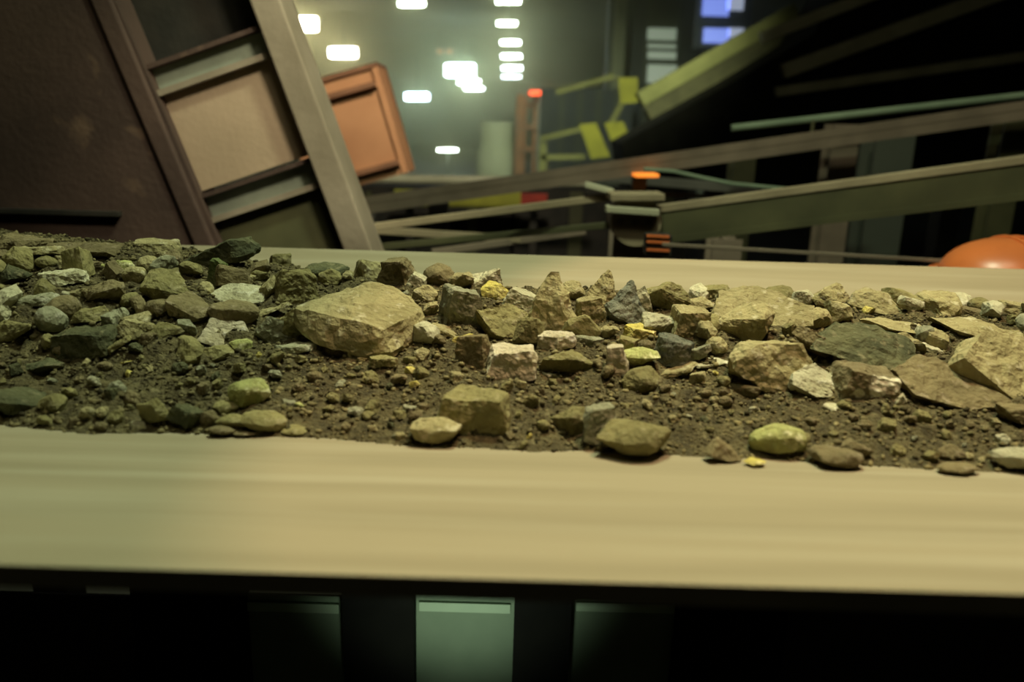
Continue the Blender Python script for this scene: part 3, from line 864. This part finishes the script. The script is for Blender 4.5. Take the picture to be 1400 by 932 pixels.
P = [W(px, py, YC - 0.062) for px, py in pts]
a = [bm.verts.new(p) for p in P]; b = [bm.verts.new(p + Vector((0, 0.015, 0))) for p in P]
bm.faces.new(a); bm.faces.new(b[::-1])
for i in range(len(P)): bm.faces.new((a[i], b[i], b[(i + 1) % len(P)], a[(i + 1) % len(P)]))
bmesh.ops.recalc_face_normals(bm, faces=bm.faces[:])
mesh_obj('plate', bm, M_BROWN, side)
bm = bmesh.new(); bar(bm, W(-900, 262, YC - .07), W(165, 292, YC - .07), 0.012, 0.03); mesh_obj('edge_strip', bm, M_BLACK, side)
bm = bmesh.new(); bar(bm, W(-900, 350, YC), W(335, 385, YC), 0.16, 0.03); mesh_obj('skirt', bm, M_BROWN, side)
for x in (-1.5, -3.0):
    bm = bmesh.new(); box(bm, (x, YC + .09, (ZF + 0.6) / 2), 0.1, 0.1, 0.6 - ZF); mesh_obj('leg', bm, M_BLACK, side)
bm = bmesh.new(); box(bm, (W(440, 330, YC).x, YC + .06, (ZF - 0.1) / 2), 0.1, 0.08, -0.1 - ZF); mesh_obj('leg', bm, M_BLACK, chute)

# --- rust orange chute behind it
YO = 4.4
O2 = W(489, 174, YO); K2 = (O2 - CAM).dot(fw) / FPX
ex2 = (W(554, 156, YO) - O2).normalized(); ez2 = Vector((-ex2.z, 0, ex2.x))
if ez2.z < 0: ez2 = -ez2
M2 = Matrix((ex2, ey, ez2)).transposed()
ch2 = thing('rust_orange_chute', 'rust-orange ribbed steel chute standing behind the beige panelled one', 'chute', O2)
kw = dict(parent=ch2, OO=O2, MM=M2, KK=K2)
cb('face_panel', -90, 42, -75, 70, 0.0, 0.02, M_ORANGE, **kw)
cb('side_post', 42, 50, -75, 70, -0.02, 0.3, M_ORANGE, **kw)
for z in (44, -62):
    cb('rib', -90, 42, z, z + 7, -0.05, 0.0, M_ORANGED, **kw)
cb('top_cap', -90, 50, 68, 74, -0.02, 0.3, M_ORANGED, **kw)
bm = bmesh.new(); box(bm, (O2.x, YO + .15, (ZF - 0.25) / 2), 0.12, 0.12, -0.25 - ZF); mesh_obj('leg', bm, M_BLACK, ch2)

# --- girders and bars behind the belt
girder('long_girder', (496, 281), (1800, 93), 3.6, 3.34, 24, M_TAUPE, M_TAUPE, 'long dusty brown girder rising above all others across the hall', fl=0.44)
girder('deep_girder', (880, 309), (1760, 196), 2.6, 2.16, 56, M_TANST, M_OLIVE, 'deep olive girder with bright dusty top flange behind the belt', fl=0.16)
flat_bar('diagonal_bar', (330, 333), (842, 268), 2.5, 2.62, 10, M_TANST, 'thin tan diagonal bar running from the ribbed chute up to the bracket')
flat_bar('cross_bar', (490, 313), (712, 327), 2.9, 2.9, 10, M_TANST, 'short tan bar dipping under the thin diagonal bar')
flat_bar('brace_bar', (470, 342), (880, 303), 2.75, 2.6, 9, M_OLIVE, 'dark olive brace rising to the bracket under the diagonal bar')
flat_bar('low_bar', (590, 345), (800, 316), 2.8, 3.0, 9, M_TAUPE, 'brown low bar crossing just above the belt rim')
flat_bar('long_pipe', (452, 243), (800, 249), 6.0, 6.0, 13, M_PALE, 'pale horizontal pipe passing behind the long brown girder', 'pipe', True)
flat_bar('rail', (785, 239), (1080, 263), 3.9, 3.9, 13, M_GREY, 'blue-grey rail sloping down behind the bracket', 'rail')
flat_bar('short_rail', (800, 262), (1030, 270), 3.7, 3.7, 5, M_GREY, 'thin grey rail just under the blue-grey one', 'rail')
flat_bar('rim_bar', (905, 334), (1300, 357), 2.1, 2.1, 5, M_TAUPE, 'thin brown bar lying along the far rim of the belt')
hr = thing('handrail', 'pale green handrail above the long brown girder', 'rail', W(1240, 148, 3.52))
bm = bmesh.new(); tube(bm, (W(1000, 175, 3.52), W(1760, 90, 3.44)), 0.015, 14); mesh_obj('rail', bm, M_PGREEN, hr)
for px, y0, y1 in ((1112, 164, 182), (1420, 130, 140)):
    a, b = W(px, y0, 3.5), W(px, y1 + 12, 3.5)
    bm = bmesh.new(); tube(bm, (a, (a.x, a.y, b.z)), 0.007, 10); mesh_obj('stanchion', bm, M_OLIVE, hr)
flat_bar('gallery_bar', (1060, 126), (1480, 66), 7.44, 7.44, 13, M_PALE, 'dim olive bar above the pale green handrail, lowest of the gallery bars', 'rail')
flat_bar('gallery_bar', (1070, 98), (1480, -50), 7.44, 7.44, 20, M_PALE, 'dim broad grey bar climbing steeply across the dark gallery', 'rail')
flat_bar('gallery_bar', (1040, 52), (1330, -60), 7.44, 7.44, 16, M_PALE, 'dim grey bar high on the dark gallery next to the yellow boom', 'rail')
bm = bmesh.new(); a = W(1040, 66, 9.15); box(bm, (a.x, 9.15, (a.z + ZF) / 2), .1, .1, a.z - ZF)
tag(mesh_obj('boom_mast', bm, M_BLACK), 'black mast standing under the dull yellow-olive boom', 'mast')
girder('yellow_boom', (880, 148), (1090, 28), 9, 9, 46, M_BOOM, M_OLIVE, 'dull yellow-olive boom sloping up along the dark gallery', 'boom', fl=0.42)
# cable
A = [W(px, py, 3.3) for px, py in ((880, 231), (920, 234), (960, 243), (1000, 251), (1050, 256), (1110, 262))]
bm = bmesh.new(); tube(bm, A, 0.008, 10)
tag(mesh_obj('cable', bm, M_PGREEN), 'pale green cable sagging from the long brown girder', 'cable')
# bracket where the bars meet the deep girder
bk = thing('pivot_bracket', 'dusty tan pivot bracket with bolts joining bars and the deep girder', 'bracket', W(868, 285, 2.55))
A = W(868, 287, 2.55); k3 = (A - CAM).dot(fw) / FPX
bm = bmesh.new(); tube(bm, (A + Vector((0, -.05, -.03)), A + Vector((0, .09, -.03))), 34 * k3, 24); mesh_obj('hub', bm, M_TANST, bk)
bm = bmesh.new(); bar(bm, W(832, 268, 2.52), W(905, 268, 2.52), 10 * k3, 0.12, bev=.004); mesh_obj('top_plate', bm, M_TANST, bk)
bm = bmesh.new(); bar(bm, W(828, 285, 2.48), W(900, 290, 2.48), 9 * k3, 0.05, bev=.003); mesh_obj('clamp_bar', bm, M_PALE, bk)
bm = bmesh.new(); bar(bm, W(800, 252, 2.6), W(838, 262, 2.6), 8 * k3, 0.04, bev=.003); mesh_obj('arm', bm, M_PALE, bk)
for dx in (-20, 0, 20):
    bm = bmesh.new(); c = W(868 + dx, 304, 2.49); tube(bm, (c, c + Vector((0, .05, 0))), 5 * k3, 6); mesh_obj('bolt', bm, M_TAUPE, bk)
post('steel_post', 868, 300, 62, 2.72, M_TAUPE, 'brown steel post carrying the pivot bracket')
post('steel_post', 1152, 170, 36, 3.7, M_TAUPE, 'brown steel post crossing behind the deep olive girder')
post('steel_post', 1215, 178, 52, 4.6, M_CLAD, 'wide grey post behind the brown one under the long girder')
post('steel_post', 1015, 212, 30, 4.6, M_OLIVE, 'short olive post under the long brown girder near the cable')
post('steel_post', 1385, 150, 34, 3.6, M_OLIVE, 'dark olive post above the orange hood')
post('steel_post', 600, 262, 26, 3.75, M_BLACK, 'black post under the start of the long girder')
post('steel_post', 990, 325, 40, 2.9, M_TAUPE, 'low brown post under the start of the deep girder')

# --- yellow and red things beyond the girder
yb = thing('yellow_guard_board', 'yellow-green guard board with red end seen under the long girder', 'board', W(630, 274, 6.5))
bm = bmesh.new(); bar(bm, W(540, 270, 6.5), W(712, 272, 6.5), 22 / FPX * 6.6, 0.05); mesh_obj('board', bm, M_YELL, yb)
bm = bmesh.new(); bar(bm, W(712, 272, 6.5), W(748, 273, 6.5), 16 / FPX * 6.6, 0.05); mesh_obj('red_end', bm, M_RED, yb)
for px in (560, 730):
    a = W(px, 280, 6.55); bm = bmesh.new(); box(bm, (a.x, 6.56, (a.z + ZF) / 2), .06, .06, a.z - ZF); mesh_obj('leg', bm, M_BLACK, yb)
ob = thing('orange_striped_box', 'small orange striped box at the belt rim below the bracket', 'box', W(900, 333, 2.2))
bm = bmesh.new(); a = W(899, 334, 2.2); box(bm, a, .07, .06, .06, bev=.004); mesh_obj('box', bm, M_BLACK, ob)
for py in (322, 330, 341):
    bm = bmesh.new(); bar(bm, W(884, py, 2.168), W(915, py + 1.5, 2.168), .007, .006); mesh_obj('stripe', bm, M_ORP, ob)
a = W(899, 345, 2.2); bm = bmesh.new(); box(bm, (a.x, 2.22, (a.z + ZF) / 2), .03, .03, a.z - ZF); mesh_obj('leg', bm, M_BLACK, ob)

# orange hood at the right
hd = thing('orange_hood', 'glossy orange rounded hood with dark opening just behind the belt', 'hood', W(1375, 372, 2.0))
c = W(1378, 378, 2.0)
bm = bmesh.new()
bmesh.ops.create_uvsphere(bm, u_segments=40, v_segments=20, radius=1.0)
bmesh.ops.delete(bm, geom=[v for v in bm.verts if v.co.z < -0.02], context='VERTS')
for v in bm.verts:
    v.co = Vector((v.co.x * 0.165, v.co.y * 0.15, v.co.z * 0.098)) + c
mesh_obj('dome', bm, M_ORP, hd, smooth=True)
bm = bmesh.new(); bmesh.ops.create_uvsphere(bm, u_segments=24, v_segments=12, radius=1.0)
for v in bm.verts: v.co = Vector((v.co.x * .055, v.co.y * .03, v.co.z * .022)) + c + Vector((.075, -.118, .045))
mesh_obj('opening', bm, M_BLACK, hd, smooth=True)
for s in (-0.03, 0.0, 0.03):
    bm = bmesh.new()
    tube(bm, [c + Vector((s * 1.0 + .02 * math.sin(t), -math.cos(t) * .153, math.sin(t) * .10)) for t in np.linspace(0.05, 2.6, 16)], .004, 8)
    mesh_obj('ridge', bm, M_ORP, hd, smooth=True)
bm = bmesh.new(); bmesh.ops.create_cone(bm, segments=32, radius1=1, radius2=1, depth=1, cap_ends=True)
for v in bm.verts: v.co = Vector((v.co.x * .185, v.co.y * .17, v.co.z * .018)) + c
mesh_obj('rim', bm, M_ORP, hd)
bm = bmesh.new(); box(bm, (c.x, c.y, (c.z + ZF) / 2), .1, .1, c.z - ZF - .01); mesh_obj('stand', bm, M_BLACK, hd)

# --- far machinery and building fronts
def slab_px(name, px0, px1, py0, py1, Y, th, mat, parent):
    a, b = W(px0, py0, Y), W(px1, py1, Y)
    bm = bmesh.new()
    box(bm, ((a.x + b.x) / 2, Y + th / 2, (a.z + b.z) / 2), abs(b.x - a.x), th, abs(a.z - b.z))
    return mesh_obj(name, bm, mat, parent)

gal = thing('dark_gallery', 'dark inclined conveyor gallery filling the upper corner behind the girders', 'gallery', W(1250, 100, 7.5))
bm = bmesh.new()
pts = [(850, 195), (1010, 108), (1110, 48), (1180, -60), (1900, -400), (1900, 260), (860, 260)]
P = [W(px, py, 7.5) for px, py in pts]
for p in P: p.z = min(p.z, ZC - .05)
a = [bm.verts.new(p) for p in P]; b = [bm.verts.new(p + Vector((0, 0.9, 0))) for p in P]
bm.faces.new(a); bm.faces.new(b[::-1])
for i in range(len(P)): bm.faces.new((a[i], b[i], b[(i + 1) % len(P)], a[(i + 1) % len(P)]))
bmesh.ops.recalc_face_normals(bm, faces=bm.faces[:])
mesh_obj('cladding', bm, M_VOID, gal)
for px in (980, 1300, 1700):
    a = W(px, 250, 7.9); bm = bmesh.new(); box(bm, (a.x, 7.9, (a.z + .1 + ZF) / 2), .2, .2, a.z + .1 - ZF); mesh_obj('leg', bm, M_BLACK, gal)

ys_ = thing('yellow_stair_guard', 'yellow-green stair guard with two upright panels before the dark gallery', 'railing', W(830, 190, 11))
for pts in (((792, 170), (815, 168), (834, 214), (808, 217)), ((826, 168), (852, 166), (870, 210), (844, 214)), ((845, 106), (872, 106), (872, 140), (848, 142))):
    quad_panel('guard_panel', pts, 11, .05, M_YELL, ys_)
for p, q in (((738, 190), (795, 176)), ((740, 215), (800, 214)), ((760, 126), (840, 104)), ((742, 195), (742, 235)), ((872, 132), (900, 128)), ((850, 142), (835, 168))):
    bm = bmesh.new(); bar(bm, W(*p, 11.05), W(*q, 11.05), .07, .05) if p[0] != q[0] else box(bm, (W(*p, 11.05) + W(*q, 11.05)) / 2, .1, .05, abs(W(*p, 11.05).z - W(*q, 11.05).z)); mesh_obj('rail', bm, M_BOOM, ys_)
for px in (745, 860):
    a = W(px, 212, 11.1); bm = bmesh.new(); box(bm, (a.x, 11.1, (a.z + ZF) / 2), .1, .1, a.z - ZF); mesh_obj('leg', bm, M_OLIVE, ys_)

cab = thing('blue_grey_cabin', 'blue-grey clad cabin front behind the yellow stair guard', 'cabin', W(800, 165, 15))
slab_px('cladding', 740, 860, 120, 235, 15, .3, M_BLUEW, cab)
for px in (765, 790, 815, 840):
    slab_px('cladding_joint', px, px + 3, 120, 235, 14.96, .04, M_CLAD, cab)
a = W(800, 235, 15); bm = bmesh.new(); box(bm, (a.x, 15.15, (a.z + ZF) / 2), 1.4, .25, a.z - ZF + .02); mesh_obj('plinth', bm, M_CLAD, cab)

tw = thing('machine_tower', 'grey-green clad machine tower with a lit louvred window', 'tower', W(885, 60, 17))
slab_px('cladding', 838, 946, -60, 235, 17, .5, M_CLAD, tw)
for px in (846, 862, 938):
    slab_px('upright', px, px + 7, -60, 235, 16.9, .12, M_TANK if px == 846 else M_BLUEW, tw)
for py0, py1 in ((38, 55), (60, 66), (70, 81), (88, 114)):
    slab_px('lit_pane', 886, 924, py0, py1, 16.95, .06, M_WW, tw)
a = W(890, 235, 17); bm = bmesh.new(); box(bm, (a.x, 17.25, (a.z + ZF) / 2), 1.5, .4, a.z - ZF + .02); mesh_obj('plinth', bm, M_CLAD, tw)

mc = thing('gap_darkening_casing', 'low black machine casing added to darken the gaps behind the crossing bars', 'machine', W(660, 300, 7.0))  # dark block put in so the gaps between the bars read black
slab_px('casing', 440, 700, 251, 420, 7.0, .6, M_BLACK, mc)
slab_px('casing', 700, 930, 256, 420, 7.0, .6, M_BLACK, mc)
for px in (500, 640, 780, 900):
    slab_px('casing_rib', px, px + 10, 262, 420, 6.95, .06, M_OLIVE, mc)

bw = thing('blue_lit_window', 'pair of bright blue lit panes high beside the yellow boom', 'window', W(988, 30, 13))
slab_px('frame', 956, 1024, -20, 68, 13, .12, M_BLUEW, bw)
for py0, py1 in ((-16, 22), (38, 59)):
    slab_px('blue_pane', 963, 996, py0, py1, 12.96, .05, M_WB, bw)
    slab_px('pale_pane', 996, 1016, py0, py1 - 8, 12.96, .05, M_WP, bw)
a = W(990, 60, 13); bm = bmesh.new(); box(bm, (a.x, 13.1, (a.z + ZF) / 2), .4, .15, a.z - ZF + .02); mesh_obj('support', bm, M_CLAD, bw)

tk = thing('pale_green_tank', 'pale green upright tank standing far down the hall', 'tank', W(680, 235, 20))
for px0, px1, py0, py1 in ((656, 704, 166, 200), (650, 712, 204, 260)):
    a, b = W(px0, py0, 20), W(px1, py1, 20)
    bm = bmesh.new(); tube(bm, (((a.x + b.x) / 2, 20.5, ZF if py1 > 210 else b.z - .1), ((a.x + b.x) / 2, 20.5, a.z)), (b.x - a.x) / 2, 24)
    mesh_obj('tank_shell', bm, M_TANK, tk)
rc = thing('rusty_column', 'rust-brown column beside the pale green tank under the red signal', 'column', W(722, 235, 19))
for px0, px1 in ((706, 716), (730, 742)):
    slab_px('column_leg', px0, px1, 128, 275, 19, .2, M_RUST, rc)
for py in (140, 170, 200):
    slab_px('lacing', 706, 742, py, py + 7, 18.95, .06, M_RUST, rc)
a = W(724, 275, 19); bm = bmesh.new(); box(bm, (a.x, 19.1, (a.z + ZF) / 2), .7, .3, a.z - ZF + .02); mesh_obj('base', bm, M_RUST, rc)

# --- lamps
def hall_lamp(px, py, w_px, h_px, Y, mat, label, hang=True, group=None, name='hall_lamp', tubes=0):
    c = W(px, py, Y)
    k = (c - CAM).dot(fw) / FPX
    w, h = w_px * k, h_px * k
    t = thing(name, label, 'lamp', c, group)
    dx = RT * (w / 2)
    A, B = c - dx, c + dx
    M = axes(A, B)
    if tubes:
        for i in range(tubes):
            bm = bmesh.new(); q = A.lerp(B, (i + .5) / tubes); box(bm, q, w / tubes * .7, .1, h, M, h * .2); mesh_obj('bulb', bm, mat, t)
    else:
        bm = bmesh.new(); box(bm, c, w, .12, h, M, min(h, .12) * .35); mesh_obj('diffuser', bm, mat, t)
    bm = bmesh.new(); box(bm, c + Vector((0, .16, h * .35)), w * 1.05, .2, h * .5, M); mesh_obj('housing', bm, M_CLAD, t)
    if hang:
        bm = bmesh.new(); box(bm, (c.x, c.y + .16, (c.z + ZC) / 2 + h * .2), .03, .03, max(.02, ZC - c.z - h * .4)); mesh_obj('hanger', bm, M_CLAD, t)
    else:
        bm = bmesh.new(); box(bm, (c.x, c.y + .16, (c.z + ZF) / 2), .06, .06, c.z - ZF); mesh_obj('pole', bm, M_CLAD, t)
    return t
hall_lamp(410, 33, 48, 18, 21, M_LW, 'largest warm white floodlight above the ribbed chute')
hall_lamp(469, 72, 38, 13, 25, M_LW, 'second warm white floodlight above the rust-orange chute')
hall_lamp(315, -4, 60, 14, 18, M_LW, 'warm white floodlight cut by the picture top above the chute')
hall_lamp(563, 5, 36, 7, 19, M_LG, 'white strip lamp at the picture top between floodlights and lamp row')
hall_lamp(570, 132, 32, 9, 33, M_LT, 'teal-white floodlight hanging lowest beside the rust-orange chute')
hall_lamp(629, 96, 40, 16, 28, M_LT, 'brightest teal-white floodlight topping the slanting cluster')
hall_lamp(641, 112, 30, 6, 30, M_LG, 'white lamp in the middle of the slanting cluster')
hall_lamp(648, 121, 27, 4, 32, M_LG, 'small white lamp ending the slanting cluster')
hall_lamp(612, 205, 27, 3, 24, M_LG, 'small white strip lamp on a pole above the pale pipe', hang=False)
for i, (px, py, Y, tb) in enumerate(((695, 2, 18, 3), (693, 32, 21, 0), (698, 58, 26, 0), (699, 77, 31, 0), (700, 93, 36, 0), (699, 105, 41, 4))):
    hall_lamp(px, py, 27 if tb != 3 else 36, 5 if tb != 4 else 3, Y, M_LG, ('three-bulb greenish lamp topping the receding lamp row', 'first long strip lamp of the receding row under the three-bulb lamp',
              'second long strip lamp down the receding row', 'third long strip lamp down the receding row', 'fourth long strip lamp down the receding row',
              'dim four-bulb lamp ending the receding row')[i], tubes=tb)
hall_lamp(738, 127, 29, 6, 18.5, M_LR, 'red signal lamp on top of the rusty column', name='signal_lamp', hang=False)
hall_lamp(882, 239, 32, 5, 3.45, M_LO, 'orange signal lamp under the long girder above the blue-grey rail', name='signal_lamp', hang=False)
hall_lamp(608, 70, 26, 6, 30, M_LD, 'dim reddish twin lamp above the slanting cluster', name='signal_lamp', tubes=2)
